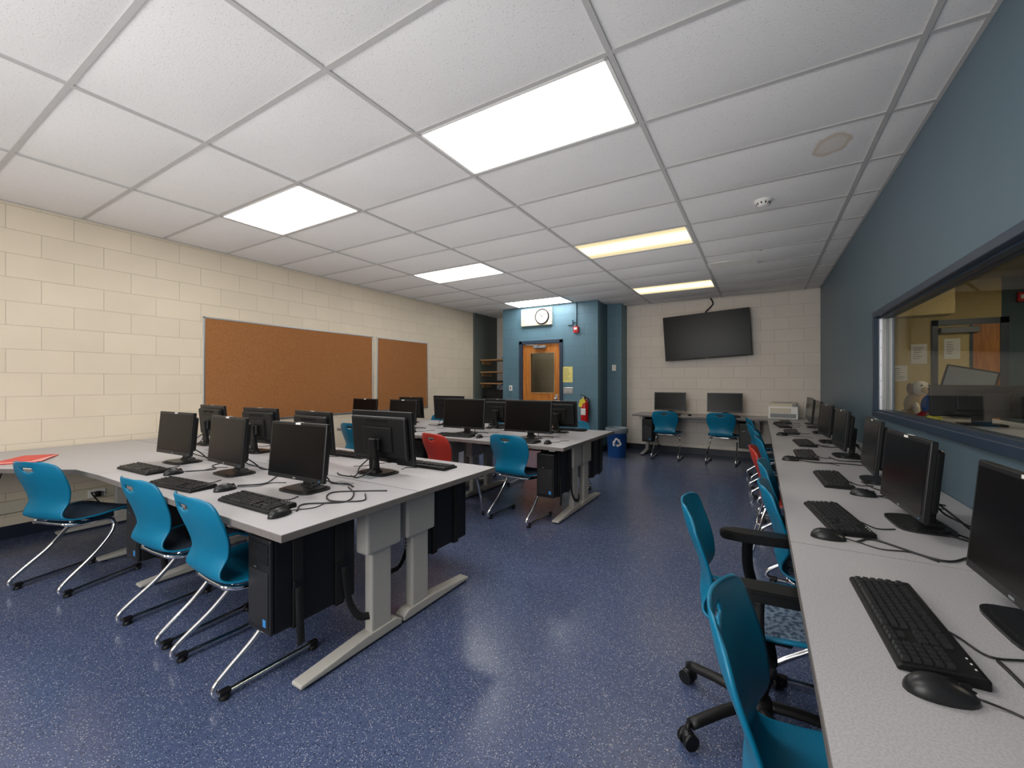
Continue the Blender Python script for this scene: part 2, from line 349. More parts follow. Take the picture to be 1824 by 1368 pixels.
# raceway and power boxes low on the left wall
mb=MB(); mb.b2((XL,-.6,.22),(XL+.04,2.6,.32),'offwhite',.004)
for y in (.4,1.3,1.75): mb.b2((XL+.04,y,.235),(XL+.05,y+.12,.305),'white',.002)
mb.b2((XL+.04,1.34,.24),(XL+.09,1.38,.29),'black',.004); mb.b2((XL+.04,.44,.24),(XL+.09,.48,.29),'black',.004)
mb.tube([(XL+.08,1.36,.27),(-5.1,1.25,.33),(-4.8,1.3,.22),(-4.4,1.35,.36),(-4.2,1.4,.6)],.006,'cable'); mb.tube([(XL+.08,.46,.27),(-5.2,.55,.36),(-5.0,.5,.2),(-4.8,.62,.42),(-4.75,.7,.7)],.006,'cable')
mb.obj('cable_raceway')

# ceiling (tiles sag slightly), grid and troffers
GX=[XL,-4.26,-3.04,-1.82,-.60,.62,XR]
GY=[YF]+[1.88+.61*k for k in range(-6,11)]+[YB]
GY=sorted(y for y in GY if YF<=y<=YB)
lights=[(-4.26,1.88,'A'),(-1.82,1.88,'A'),(-4.26,4.32,'A'),(-1.82,4.32,'B'),(-4.26,6.76,'A'),(-1.82,6.76,'B'),(-4.26,-.56,'A'),(-1.82,-.56,'A')]
ls={(round(a,2),round(b,2)) for a,b,c in lights}
bm=bmesh.new()
for i in range(len(GX)-1):
    for j in range(len(GY)-1):
        if (round(GX[i],2),round(GY[j],2)) in ls: continue
        if GX[i+1]-GX[i]<.02 or GY[j+1]-GY[j]<.02: continue
        nu,nv=10,8; sag=random.uniform(.014,.024)*min(1,(GX[i+1]-GX[i])/.6)
        vs=[[bm.verts.new((GX[i]+(GX[i+1]-GX[i])*a/nu,GY[j]+(GY[j+1]-GY[j])*b/nv,ZC-sag*(math.sin(math.pi*a/nu)**.7)*(math.sin(math.pi*b/nv)**.7) if 0<a<nu and 0<b<nv else ZC)) for b in range(nv+1)] for a in range(nu+1)]
        for a in range(nu):
            for b in range(nv):
                f=bm.faces.new((vs[a][b],vs[a][b+1],vs[a+1][b+1],vs[a+1][b])); f.smooth=True
me=bpy.data.meshes.new('ceiling'); bm.to_mesh(me); bm.free(); me.materials.append(M['ceil']); place(me,'ceiling')
boxobj('ceiling_slab',(XL-.1,YF-.1,ZC+.12),(XR+TW,YB+.1,ZC+.2),'white')
mb=MB()
for x in GX[1:-1]: mb.b2((x-.013,YF,ZC-.009),(x+.013,YB,ZC+.03),'grid')
for y in GY[1:-1]: mb.b2((XL,y-.012,ZC-.008),(XR,y+.012,ZC+.03),'grid')
mb.b2((XL,YF,ZC-.007),(XL+.02,YB,ZC),'grid'); mb.b2((XR-.02,YF,ZC-.007),(XR,YB,ZC),'grid'); mb.b2((XL,YB-.02,ZC-.007),(XR,YB,ZC),'grid')
mb.b2((-.01,5.54,ZC-.0095),(.014,6.15,ZC+.0),'grid')
mb.obj('trim_ceiling_grid')
lm={}
for k in 'AB':
    mb=MB(); w,d=1.22-.03,.61-.03
    for a,b in (((-w/2,-d/2),(w/2,-d/2+.018)),((-w/2,d/2-.018),(w/2,d/2)),((-w/2,-d/2),(-w/2+.018,d/2)),((w/2-.018,-d/2),(w/2,d/2))):
        mb.b2((a[0],a[1],-.008),(b[0],b[1],.01),'white')
    mb.b2((-w/2+.018,-d/2+.018,-.003),(w/2-.018,d/2-.018,.0),'lens'+k)
    mb.b2((-w/2,-d/2,.01),(w/2,d/2,.09),'white')
    lm[k]=mb.mesh('ceiling_light')
for a,b,k in lights: place(lm[k],'ceiling_light',(a+.61,b+.305,ZC-.002))
# ceiling vent
mb=MB(); mb.b2((-.585,5.84,ZC-.020),(-.03,6.12,ZC-.010),'white',.002)
for i in range(9): mb.box((-.31,5.865+.028*i,ZC-.024),(.52,.018,.003),'white',rot=(.25,0,0))
mb.obj('air_vent')
# smoke detector
mb=MB(); mb.lathe([(0,-.06),(.03,-.06),(.045,-.052),(.05,-.035),(.062,-.03),(.07,-.012),(.072,-.0),(0,0)],'white')
for k in range(10):
    a=k*math.pi/5; mb.box((.046*math.cos(a),.046*math.sin(a),-.042),(.012,.008,.014),'black',rot=(0,0,a))
mb.cyl((.03,-.035,-.05),(.03,-.035,-.056),.004,'redpaint',seg=8)
mb.obj('smoke_detector',(.02,4.03,ZC-.008))

# ---------------------------------------------------------------- things on walls
def corkboard(y0,y1):
    mb=MB(); z0,z1=.84,2.07; x=XL
    mb.b2((x+.002,y0+.01,z0+.01),(x+.014,y1-.01,z1-.01),'cork')
    for a,b in (((y0,z0),(y1,z0+.018)),((y0,z1-.018),(y1,z1)),((y0,z0),(y0+.018,z1)),((y1-.018,z0),(y1,z1))):
        mb.b2((x+.001,a[0],a[1]),(x+.02,b[0],b[1]),'alu',.002)
    mb.obj('bulletin_board')
corkboard(2.25,4.66); corkboard(4.74,5.96)
# television, hung slightly crooked
mb=MB(); w,h=1.42,.82
mb.box((0,0,0),(w,.03,h),'black',.006,2); mb.box((0,-.0155,.006),(w-.03,.002,h-.045),'screen'); mb.box((0,.035,-.03),(w*.6,.05,h*.6),'black2',.01)
mb.box((0,-.017,-h/2+.012),(.05,.002,.006),'greyplastic')
o=mb.obj('wall_mounted_television',(-.85,8.19,2.16)); o.rotation_euler=(math.radians(3),math.radians(-3),0)
mb=MB(); mb.b2((-1.0,8.245,2.0),(-.7,8.27,2.3),'black'); mb.b2((-1.05,8.31,1.98),(-.65,YB,2.34),'black'); mb.b2((-.9,8.26,2.1),(-.8,8.31,2.2),'black'); mb.obj('television_mount')
mb=MB(); mb.tube([(-.80,8.24,2.4),(-.86,8.28,2.58),(-.78,8.3,2.68),(-.74,8.3,2.75),(-.78,8.31,2.845)],.012,'cable'); mb.obj('television_cable')
# clock/speaker
mb=MB(); mb.box((-3.84,PY-.03,2.62),(.68,.058,.34),'offwhite',.008,2)
for i in range(7):
    for j in range(7): mb.cyl((-4.12+.035*i,PY-.059,2.52+.033*j),(-4.12+.035*i,PY-.061,2.52+.033*j),.007,'greyplastic',seg=6)
T=Matrix.Translation((-3.70,PY-.06,2.62))@Matrix.Rotation(math.pi/2,4,'X')
mb.lathe([(0,0),(.155,0),(.155,.012),(.148,.025),(.134,.025),(.134,.012),(0,.012)],'black',T=T,seg=40)
mb.lathe([(0,.0125),(.134,.0125)],'white',T=T,seg=40)
for k in range(60):
    a=k*math.pi/30; L_=.012 if k%5==0 else .005
    mb.box((-3.70+.126*math.sin(a),PY-.0735,2.62+.126*math.cos(a)),(.002 if k%5 else .004,.002,L_),'black',rot=(0,a,0))
def hand(a,l,w): mb.box((-3.70+l*.42*math.sin(a),PY-.076,2.62+l*.42*math.cos(a)),(w,.002,l),'black',rot=(0,a,0))
hand(math.radians(312),.085,.013); hand(math.radians(60),.12,.010)
mb.cyl((-3.70,PY-.074,2.62),(-3.70,PY-.08,2.62),.009,'black',seg=10)
for k in range(1,13):
    cu=bpy.data.curves.new('n','FONT'); cu.body=str(k); cu.size=.034; cu.align_x='CENTER'; cu.align_y='CENTER'
    ob=bpy.data.objects.new('n',cu); COL.objects.link(ob); bpy.context.view_layer.update()
    me=bpy.data.meshes.new_from_object(ob); t=bmesh.new(); t.from_mesh(me)
    a=k*math.pi/6
    mb.merge(t,'black',False,Matrix.Translation((-3.70+.1*math.sin(a),PY-.0745,2.62+.1*math.cos(a)))@Matrix.Rotation(math.pi/2,4,'X'))
    bpy.data.objects.remove(ob); bpy.data.meshes.remove(me)
mb.obj('wall_clock_speaker')
mb=MB(); mb.box((-3.0,PY-.022,2.32),(.10,.044,.12),'redpaint',.006); mb.box((-3.0,PY-.048,2.335),(.06,.02,.045),'white',.004); mb.obj('fire_alarm_strobe')
mb=MB(); mb.tube([(-3.0,PY-.015,2.38),(-3.0,PY-.015,2.85)],.011,'blueX',sub=1); mb.box((-3.12,PY-.015,2.46),(.1,.03,.1),'blueX',.004); mb.tube([(-3.12,PY-.012,2.46),(-3.0,PY-.012,2.46)],.008,'blueX',sub=1); mb.obj('conduit_pipe')
mb=MB(); mb.b2((-3.28,PY-.003,1.32),(-3.08,PY,1.62),'paper')
for i in range(9): mb.b2((-3.26,PY-.0035,1.58-.026*i),(-3.26+random.uniform(.08,.16),PY-.0031,1.585-.026*i),'ink')
mb.obj('wall_notice')
mb=MB(); mb.b2((-3.27,PY-.008,1.10),(-3.07,PY,1.22),'alu',.003)
for i in range(3): mb.box((-3.22+.05*i,PY-.012,1.16),(.012,.012,.025),'white')
mb.obj('light_switch_panel')
mb=MB(); mb.box((-4.45,PY-.015,1.2),(.07,.03,.11),'white',.005); mb.box((-4.45,PY-.032,1.2),(.03,.006,.05),'greyplastic',.002); mb.obj('wall_thermostat')
mb=MB(); mb.box((-2.55+.11,7.95-.015,1.6),(.08,.03,.12),'white',.005); mb.box((-2.44,7.933,1.61),(.04,.006,.04),'greyplastic'); mb.obj('wall_thermostat')
# extinguisher
mb=MB(); c=(-2.80,PY-.10,0)
mb.lathe([(0,.58),(.06,.58),(.07,.59),(.072,.62),(.072,.90),(.062,.95),(.035,.985),(.022,.99),(.022,1.01),(0,1.01)],'redpaint',c)
mb.cyl((c[0],c[1],1.0),(c[0],c[1],1.05),.02,'black'); mb.box((c[0]-.03,c[1],1.075),(.12,.02,.012),'black',.003,rot=(0,.3,0)); mb.box((c[0]-.03,c[1],1.045),(.1,.018,.01),'black',.003,rot=(0,-.1,0))
mb.tube([(c[0]+.02,c[1],1.04),(c[0]+.08,c[1],1.0),(c[0]+.09,c[1],.85),(c[0]+.085,c[1]-.02,.72)],.011,'black')
mb.cyl((c[0]-.02,c[1]-.02,1.04),(c[0]-.02,c[1]-.035,1.04),.018,'alu')
mb.box((c[0],c[1]-.074,.78),(.09,.004,.12),'white'); mb.box((c[0]-.045,c[1]-.07,.93),(.07,.004,.13),'yellow',rot=(0,.25,0)); mb.box((c[0]+.005,c[1]-.078,.98),(.06,.004,.09),'yellow',rot=(0,-.4,0))
mb.b2((c[0]-.02,c[1]+.065,.6),(c[0]+.02,PY,1.02),'alu')
mb.obj('fire_extinguisher')
# recycling bin
mb=MB()
mb.lathe([(0,.0),(.15,.0),(.152,.01),(.178,.47),(.188,.475),(.19,.5),(.182,.505),(.172,.5),(.15,.06),(0,.06)],'binblue',seg=36)
mb.lathe([(.195,.43),(.199,.47),(.197,.512),(.188,.52),(.172,.51),(.165,.44)],'bag',seg=36)
ang=math.atan2(-7.3,2.18)
def dec(p2):
    x,y=p2; z=.27+y; r=.152+.026*(z/.47)+.002; a=ang+x/r
    return (r*math.cos(a),r*math.sin(a),z)
t=bmesh.new()
for k in range(3):
    th=k*2*math.pi/3; rot=lambda p:(.095*(p[0]*math.cos(th)-p[1]*math.sin(th)),.095*(p[0]*math.sin(th)+p[1]*math.cos(th)))
    for poly in ([(-.62,-.66),(.12,-.66),(.12,-.34),(-.42,-.34)],[(.12,-.82),(.55,-.5),(.12,-.18)],[(-.62,-.66),(-.42,-.34),(-.52,-.14),(-.82,-.32)]):
        t.faces.new([t.verts.new(dec(rot(p))) for p in poly])
mb.merge(t,'white')
mb.obj('recycling_bin',(-2.19,7.28,0))

# ---------------------------------------------------------------- furniture meshes
def tleg(mb,x):
    # T-leg in desk-local coords, front edge y=0, column near the rear
    def bb(a,b,m,bev=.006):
        mb.b2(a,b,m,bev,2)
    bb((x-.028,.53,.05),(x+.028,.66,.52),'leg',.01)
    bb((x-.02,.55,.5),(x+.02,.64,.70),'leg')
    bb((x-.045,.49,.46),(x+.045,.715,.70),'leg',.012)
    t=bmesh.new()
    pr=[(.15,.012),(.15,.03),(.50,.062),(.69,.062),(.73,.04),(.73,.012)]
    a=[t.verts.new((x-.035,p[0],p[1])) for p in pr]; b=[t.verts.new((x+.035,p[0],p[1])) for p in pr]
    t.faces.new(a); t.faces.new(b[::-1])
    for k in range(len(pr)): t.faces.new((a[k],b[k],b[(k+1)%len(pr)],a[(k+1)%len(pr)]))
    bmesh.ops.recalc_face_normals(t,faces=t.faces[:]); bmesh.ops.bevel(t,geom=t.edges[:],offset=.006,segments=2,affect='EDGES',profile=.5)
    mb.merge(t,'leg')
    for y in (.19,.70): mb.cyl((x,y,0),(x,y,.016),.02,'black',seg=12)
    mb.b2((x-.03,.08,.685),(x+.03,.70,.711),'leg')
def desk(L,D=.735):
    mb=MB(); pts=[(-L/2,0),(L/2,0),(L/2,D),(-L/2,D)]
    mb.prism(pts,.711,.7385,'edge'); mb.prism([(-L/2+.002,.002),(L/2-.002,.002),(L/2-.002,D-.002),(-L/2+.002,D-.002)],.7385,.741,'top')
    for x in (-L/2+.15,L/2-.15): tleg(mb,x)
    mb.b2((-L/2+.17,.56,.6),(L/2-.17,.60,.69),'leg',.004)
    mb.b2((-L/2+.25,.62,.58),(L/2-.25,.70,.64),'black',.004)
    for x in (-L/4,L/4):
        mb.box((x,D-.09,.7418),(.12,.07,.002),'greyplastic')
    return mb.mesh('computer_desk')
dk2=desk(2.01); dk18=desk(1.826); dk15=desk(1.55)
# cluster 1
place(dk2,'computer_desk',(-1.555-1.005,.90,0)); place(dk2,'computer_desk',(-1.555-1.005,2.375,0),180)
place(dk18,'computer_desk',(-1.555-2.01-.918,2.375,0),180)
mb=MB(); pts=[(-3.567,.90),(-3.567,1.635),(-5.43,1.635),(-5.43,-1.2),(-4.68,-1.2),(-4.68,.38),(-4.55,.53),(-3.9,.88)]
mb.prism(pts,.711,.7385,'edge'); mb.prism(pts,.7385,.741,'top')
mb.X=Matrix.Translation((0,.9,0)); tleg(mb,-4.17); tleg(mb,-5.2); mb.b2((-5.2,.56,.6),(-4.17,.6,.69),'leg')
mb.X=Matrix.Translation((-4.68,0,0))@Matrix.Rotation(math.pi/2,4,'Z'); tleg(mb,-1.05); tleg(mb,.3); mb.X=Matrix.Identity(4)
mb.obj('corner_desk')
# cluster 2
for x in (-2.265,-3.82):
    place(dk15,'computer_desk',(x,3.37,0)); place(dk15,'computer_desk',(x,4.85,0),180)
# right wall desks, back desk
for i in range(5):
    place(dk18,'computer_desk',(.092,.905+1.83*(i-1)+(.0),0),-90)
mb=MB(); 
pts=[(-2.0,7.585),(.09,7.585),(.09,7.32),(XR-.015,7.32),(XR-.015,YB-.015),(-2.0,YB-.015)]
mb.prism(pts,.711,.7385,'edge'); mb.prism(pts,.7385,.741,'top')
for x in (-1.85,-.05):
    mb.X=Matrix.Translation((0,7.545,0)); tleg(mb,x)
mb.b2((-1.85,.56,.6),(-.05,.6,.69),'leg',.004)
mb.X=Matrix.Identity(4); mb.b2((.47,7.5,.0),(.75,8.2,.711),'leg')
mb.obj('corner_desk')

# monitor mesh (screen faces -Y, origin at base)
def monitor(w,h,sticker=True):
    mb=MB(); zc=.065+h/2; tilt=math.radians(-5)
    T=Matrix.Translation((0,-.02,zc))@Matrix.Rotation(tilt,4,'X')
    mb.X=T
    mb.box((0,0,0),(w,.022,h),'black2',.004,2)
    b=.014
    mb.box((0,-.0112,.004),(w-2*b,.002,h-2*b-.01),'screen')
    mb.box((0,.026,0),(w-.05,.035,h-.06),'black',.014,2)
    mb.box((0,.045,-.01),(w*.48,.02,h*.5),'black',.008,2)
    for i in range(10): mb.box((-.09+.02*i,.0445,h/2-.055),(.010,.002,.022),'keygap')
    mb.box((0,-.0115,-h/2+.010),(.022,.001,.006),'greyplastic')
    mb.box((w/2-.03,-.0115,-h/2+.010),(.008,.001,.004),'stick')
    if sticker: mb.box((.0,-.0116,h/2-.007),(.04,.001,.009),'white'); mb.box((0,.004,h/2+.0004),(.04,.012,.0012),'white')
    mb.X=Matrix.Identity(4)
    # neck
    mb.box((0,.055,.115),(.075,.028,.22),'black',.006,2,rot=(-.1,0,0),taper=(.8,.9))
    mb.box((0,.035,.185),(.09,.05,.08),'black',.006)
    # base
    n=28; vs=[]
    for k in range(n):
        a=2*math.pi*k/n; ca,sa=math.cos(a),math.sin(a)
        vs.append((math.copysign(abs(ca)**.45,ca)*.125,.02+math.copysign(abs(sa)**.45,sa)*.09))
    mb.prism(vs,0,.008,'black2'); mb.prism([(x*.86,.02+(y-.02)*.84) for x,y in vs],.008,.014,'black2')
    mb.box((0,.055,.02),(.1,.07,.02),'black',.006,2,taper=(.8,.7))
    mb.tube([(.02,.07,.1),(.05,.12,.05),(.03,.17,.006),(.12,.20,.006),(.2,.17,.006)],.004,'cable',seg=6)
    mb.tube([(-.02,.07,.1),(-.06,.12,.04),(-.02,.19,.006),(.06,.18,.006)],.004,'cable',seg=6)
    return mb.mesh('computer_monitor')
mS=monitor(.455,.30); mL=monitor(.545,.33,False)
DT=.7412
def mon(x,y,r,me=None): place(me or mS,'computer_monitor',(x,y,DT),r)
# cluster 1
mon(-2.11,1.33,3); mon(-2.87,1.34,-2); mon(-3.60,1.34,4)
mon(-2.10,1.86,180,mL); mon(-2.85,1.88,178); mon(-3.6,1.9,184); mon(-4.42,1.9,180)
# cluster 2
mon(-2.05,3.76,0,mL); mon(-2.84,3.72,3,mL); mon(-3.78,3.72,0); mon(-4.45,3.7,0)
mon(-2.02,4.42,180); mon(-2.88,4.45,180); mon(-3.66,4.42,178,mL); mon(-4.36,4.42,180)
# right wall (screens face -X)
mon(.545,1.43,-88,mS); mon(.53,2.29,-86); mon(.58,3.18,-92); mon(.56,4.12,-88); mon(.56,5.0,-86); mon(.58,5.85,-90); mon(.58,6.55,-90); mon(.6,7.1,-88)
# back wall
mon(-1.42,8.0,0,mL); mon(-.53,8.0,2,mL)

def keyboard():
    mb=MB()
    t=bmesh.new(); pr=[(-.075,0),(-.075,.010),(-.068,.014),(.07,.024),(.078,.018),(.078,0)]
    a=[t.verts.new((-.225,p[0],p[1])) for p in pr]; b=[t.verts.new((.225,p[0],p[1])) for p in pr]
    t.faces.new(a); t.faces.new(b[::-1])
    for k in range(len(pr)): t.faces.new((a[k],b[k],b[(k+1)%len(pr)],a[(k+1)%len(pr)]))
    bmesh.ops.recalc_face_normals(t,faces=t.faces[:]); bmesh.ops.bevel(t,geom=t.edges[:],offset=.003,segments=2,affect='EDGES',profile=.5); mb.merge(t,'keygap')
    t=bmesh.new(); P=.0188
    def keyb(x,y,w=1):
        z=.0155+(y+.068)/.138*.010; hw=P*w/2-.0014; hd=P/2-.0014
        lo=[t.verts.new((x+sx*hw,y+sy*hd,z-.002)) for sx,sy in ((-1,-1),(1,-1),(1,1),(-1,1))]
        hi=[t.verts.new((x+sx*(hw-.002),y+sy*(hd-.002)+.0008,z+.006)) for sx,sy in ((-1,-1),(1,-1),(1,1),(-1,1))]
        t.faces.new(hi)
        for k in range(4): t.faces.new((lo[k],lo[(k+1)%4],hi[(k+1)%4],hi[k]))
    x0=-.214
    rows=[[1.25,1.25,1.25,6,1.25,1.25,1.25,1.5],[2.25]+[1]*10+[2.75],[1.75]+[1]*11+[2.25],[1.5]+[1]*12+[1.5],[1]*13+[2],[1]+[0,1,1,1,1,-.5,1,1,1,1,-.5,1,1,1,1]]
    for r,row in enumerate(rows):
        y=-.056+r*P+(.006 if r==5 else 0); x=x0
        for w in row:
            if w<=0: x+=P*(1 if w==0 else .5); continue
            keyb(x+P*w/2,y,w); x+=P*w
        for k in range(3):
            if r in (2,) or (r==1 and k!=1): continue
            keyb(x0+15.4*P+P*(k+.5),y)
        if r<5:
            for k in range(4): keyb(x0+18.8*P+P*(k+.5),y)
    bmesh.ops.recalc_face_normals(t,faces=t.faces[:]); mb.merge(t,'key')
    for i in range(3): mb.box((.16+.02*i,.062,.0245),(.004,.003,.001),'white')
    mb.tube([(0,.076,.008),(.02,.10,.004),(.08,.13,.003),(.06,.2,.003)],.0025,'cable',seg=6)
    bmesh.ops.scale(mb.bm,vec=(.955,.88,1),verts=mb.bm.verts)
    return mb.mesh('keyboard')
kb=keyboard()
def mouse():
    mb=MB(); t=bmesh.new(); bmesh.ops.create_uvsphere(t,u_segments=20,v_segments=14,radius=1)
    for v in t.verts:
        z=v.co.z; y=v.co.y; x=v.co.x
        v.co=Vector((x*.031*(1+.06*y*y),y*.055,max(0,z)*.034*(1-.22*y)+.002 if z>0 else .0+max(z,-.1)*.02+.002))
    mb.merge(t,'black2',True)
    mb.box((0,.034,.025),(.006,.02,.012),'keygap',.002); mb.box((0,.03,.0265),(.0015,.045,.004),'keygap',rot=(-.45,0,0))
    mb.tube([(0,.053,.008),(.01,.09,.003),(.05,.14,.003),(.04,.22,.003),(.10,.27,.003)],.0022,'cable',seg=6)
    return mb.mesh('computer_mouse')
ms=mouse()
def kbd(x,y,r): place(kb,'keyboard',(x,y,DT),r)
def mse(x,y,r): place(ms,'computer_mouse',(x,y,DT),r)
for x,y in ((-2.06,1.07),(-2.77,1.04),(-3.48,1.10)): kbd(x,y,random.uniform(-6,6))
mse(-1.79,1.03,8); mse(-2.46,1.12,-5); mse(-3.17,1.15,6)
for x in (-1.98,-2.8,-3.5): kbd(x,2.16,180+random.uniform(-5,5)); mse(x-.32,2.16,180)
for x in (-2.05,-2.84,-3.8,-4.43): kbd(x+.02,3.52,random.uniform(-5,5))
mse(-1.72,3.53,0); mse(-2.52,3.55,5); mse(-3.45,3.53,0)
for x in (-2.0,-2.9,-3.7): kbd(x,4.68,180)
kbd(.295,1.335,-88); mse(.285,1.065,-80)
kbd(.27,2.20,-82); mse(.215,1.925,-86)
kbd(.36,3.06,-88); mse(.45,2.74,-95)
kbd(.30,4.0,-90); mse(.19,3.70,-84)
kbd(.35,4.75,-86); kbd(.3,5.75,-90); mse(.2,5.4,-90); kbd(.25,6.5,-84); kbd(.3,7.1,-90); mse(.2,6.8,-90)
kbd(-1.42,7.72,0); kbd(-.5,7.74,0); mse(-1.05,7.72,0)

# desktop pc in sling: front faces -Y, origin top centre (desk underside)
def pcmesh():
    mb=MB(); w,d,h=.175,.40,.40; z1=-.05; z0=z1-h
    mb.b2((-w/2,0,z0),(w/2,d,z1),'pc',.006,2)
    mb.b2((-w/2,-.018,z0),(w/2,.0,z1),'black2',.008,2)
    mb.b2((-w/2+.015,-.021,z0+.03),(w/2-.015,-.017,z1-.14),'mesh',.001)
    for i in range(2): mb.b2((-w/2+.015,-.021,z1-.06-.045*i),(w/2-.015,-.017,z1-.022-.045*i),'black',.001)
    mb.box((.05,-.022,z0+.05),(.022,.002,.03),'stick'); mb.box((-.02,-.022,z1-.125),(.02,.002,.006),'silver')
    # rear io
    mb.b2((-w/2+.01,d,z0+.02),(w/2-.01,d+.004,z1-.01),'silver')
    mb.b2((-w/2+.02,d+.003,z1-.2),(-.03,d+.008,z1-.08),'gn'); 
    for i in range(5): mb.b2((-.02,d+.003,z0+.03+.022*i),(w/2-.02,d+.007,z0+.042+.022*i),'pc')
    mb.cyl((.03,d+.003,z1-.09),(.03,d+.006,z1-.09),.04,'mesh')
    # straps
    for y in (.1,.31):
        for x in (-w/2-.004,w/2+.004): mb.b2((x-.003,y-.022,z0-.004),(x+.003,y+.022,0),'fabric')
        mb.b2((-w/2-.007,y-.022,z0-.008),(w/2+.007,y+.022,z0-.001),'fabric')
        mb.box((w/2+.010,y,z0+.18),(.01,.05,.03),'black',.003)
    mb.b2((-w/2-.01,.03,-.02),(w/2+.01,.37,0),'black')
    mb.tube([(w/2+.012,.1,z0+.17),(w/2+.02,.1,z0+.03),(w/2+.012,.11,z0-.09)],.02,'fabric',seg=6,flat=(.12,1))
    mb.tube([(w/2+.012,.33,z0+.17),(w/2+.02,.35,z0+.0),(w/2+.03,.40,z0-.1),(w/2+.05,.46,z0-.12)],.02,'fabric',seg=6,flat=(.12,1))
    return mb.mesh('desktop_computer')
pc=pcmesh()
def pcp(x,y,r): place(pc,'desktop_computer',(x,y,.7108),r)
pcp(-1.83,.98,0); pcp(-1.84,2.29,180); pcp(-3.22,.98,0); pcp(-3.2,2.25,180)
pcp(-1.70,3.45,0); pcp(-1.70,4.78,180); pcp(-3.35,3.52,0)
pcp(-1.74,7.61,0); pcp(-.21,7.61,0)
for y in (2.69,4.0,5.32): pcp(.22,y,-90)

# ---------------------------------------------------------------- chairs
PROF=[(-.050,.835,.10),(-.049,.828,.145),(-.046,.815,.178),(-.040,.79,.200),(-.030,.75,.212),(-.012,.70,.214),(.008,.645,.205),(.022,.59,.186),(.024,.54,.170),(.022,.50,.166),(.034,.465,.175),(.07,.443,.19),(.13,.436,.207),(.21,.438,.222),(.29,.445,.228),(.36,.448,.227),(.41,.440,.218),(.438,.424,.20),(.45,.405,.17)]
def interp(t):
    n=len(PROF)-1; x=t*n; i=min(int(x),n-1); u=x-i
    g=lambda k:Vector(PROF[max(0,min(n,k))])
    a,b,c,d=g(i-1),g(i),g(i+1),g(i+2)
    return .5*((2*b)+(c-a)*u+(2*a-5*b+4*c-d)*u*u+(3*b-a-3*c+d)*u**3)
def shell(mb,m,hole=True):
    t=bmesh.new(); nu,nv=30,72; G=[]
    for j in range(nv+1):
        p=interp(j/nv); y,z,w=p
        blend=max(0,min(1,(z-.46)/.1)) if j/nv<.62 else 0
        row=[]
        for i in range(nu+1):
            a=i/nu*2-1; a=math.sin(a*math.pi/2)*.35+a*.65
            x=a*w
            yy=y+blend*.045*abs(a)**2.2*(w/.2)
            zz=z+(1-blend)*(.012*abs(a)**3)*(1 if y<.38 else .2)
            row.append(t.verts.new((x,yy,zz)))
        G.append(row)
    for j in range(nv):
        for i in range(nu):
            q=(G[j][i],G[j+1][i],G[j+1][i+1],G[j][i+1])
            if hole and j<nv*.4:
                cc=sum((v.co for v in q),Vector())/4
                if (cc.x/.052)**4+abs((cc.z-.782)/.016)**2.5<1: continue
            f=t.faces.new(q); f.smooth=True
    bmesh.ops.delete(t,geom=[v for v in t.verts if not v.link_faces],context='VERTS')
    bmesh.ops.recalc_face_normals(t,faces=t.faces[:])
    bmesh.ops.solidify(t,geom=t.faces[:],thickness=.009)
    for f in t.faces: f.smooth=True
    bmesh.ops.recalc_face_normals(t,faces=t.faces[:])
    mb.merge(t,m,True)
def seatpad(mb,m):
    t=bmesh.new(); nu,nv=14,16; top=[];bot=[]
    for j in range(nv+1):
        p=interp(.60+.32*j/nv); y,z,w=p; e=math.sin(math.pi*j/nv)**.3 if 0<j<nv else 0
        rt=[];rb=[]
        for i in range(nu+1):
            a=i/nu*2-1; ea=max(0,1-abs(a)**6)**.5
            x=a*(w-.018); zz=z+.012*abs(a)**3
            rt.append(t.verts.new((x,y,zz+.004+.018*e*ea))); rb.append(t.verts.new((x,y,zz)))
        top.append(rt);bot.append(rb)
    for j in range(nv):
        for i in range(nu):
            t.faces.new((top[j][i],top[j][i+1],top[j+1][i+1],top[j+1][i]))
    for j in range(nv):
        t.faces.new((top[j][0],top[j+1][0],bot[j+1][0],bot[j][0])); t.faces.new((top[j][nu],bot[j][nu],bot[j+1][nu],top[j+1][nu]))
    for i in range(nu):
        t.faces.new((top[0][i],bot[0][i],bot[0][i+1],top[0][i+1])); t.faces.new((top[nv][i],top[nv][i+1],bot[nv][i+1],bot[nv][i]))
    bmesh.ops.recalc_face_normals(t,faces=t.faces[:]); mb.merge(t,m,True)
def chair(color,pad=None):
    mb=MB(); shell(mb,color)
    if pad: seatpad(mb,pad)
    for sx in (-1,1):
        X=lambda a:sx*a
        mb.tube([(X(.13),.07,.425),(X(.165),.12,.415),(X(.175),.20,.413),(X(.185),.275,.405),(X(.195),.30,.36),(X(.205),.26,.29),(X(.21),.16,.19),(X(.214),.05,.11),(X(.216),.0,.068),(X(.217),.0,.036),(X(.217),.04,.024),(X(.217),.12,.024),(X(.217),.27,.024),(X(.217),.44,.024)],.0125,'chrome',seg=10)
        for y in (.035,.425):
            mb.lathe([(0,0),(.02,0),(.022,.006),(.016,.014),(.012,.03),(0,.032)],'black',(X(.217),y,0),seg=14)
            mb.box((X(.217),y,.028),(.03,.045,.022),'black',.006,2)
    mb.tube([(-.185,.22,.412),(0,.22,.405),(.185,.22,.412)],.010,'chrome',seg=8)
    mb.tube([(-.135,.07,.425),(0,.065,.425),(.135,.07,.425)],.010,'chrome',seg=8)
    mb.box((0,.22,.425),(.2,.16,.014),'black',.004)
    return mb.mesh('classroom_chair')
cT=chair('teal'); cTp=chair('teal','paddark'); cTg=chair('teal','pad')
def ch(me,x,y,r): place(me,'classroom_chair',(x,y,0),r)
ch(cT,-2.14,.845,-2); ch(cTp,-2.75,.845,3); ch(cTp,-3.86,.69,18)
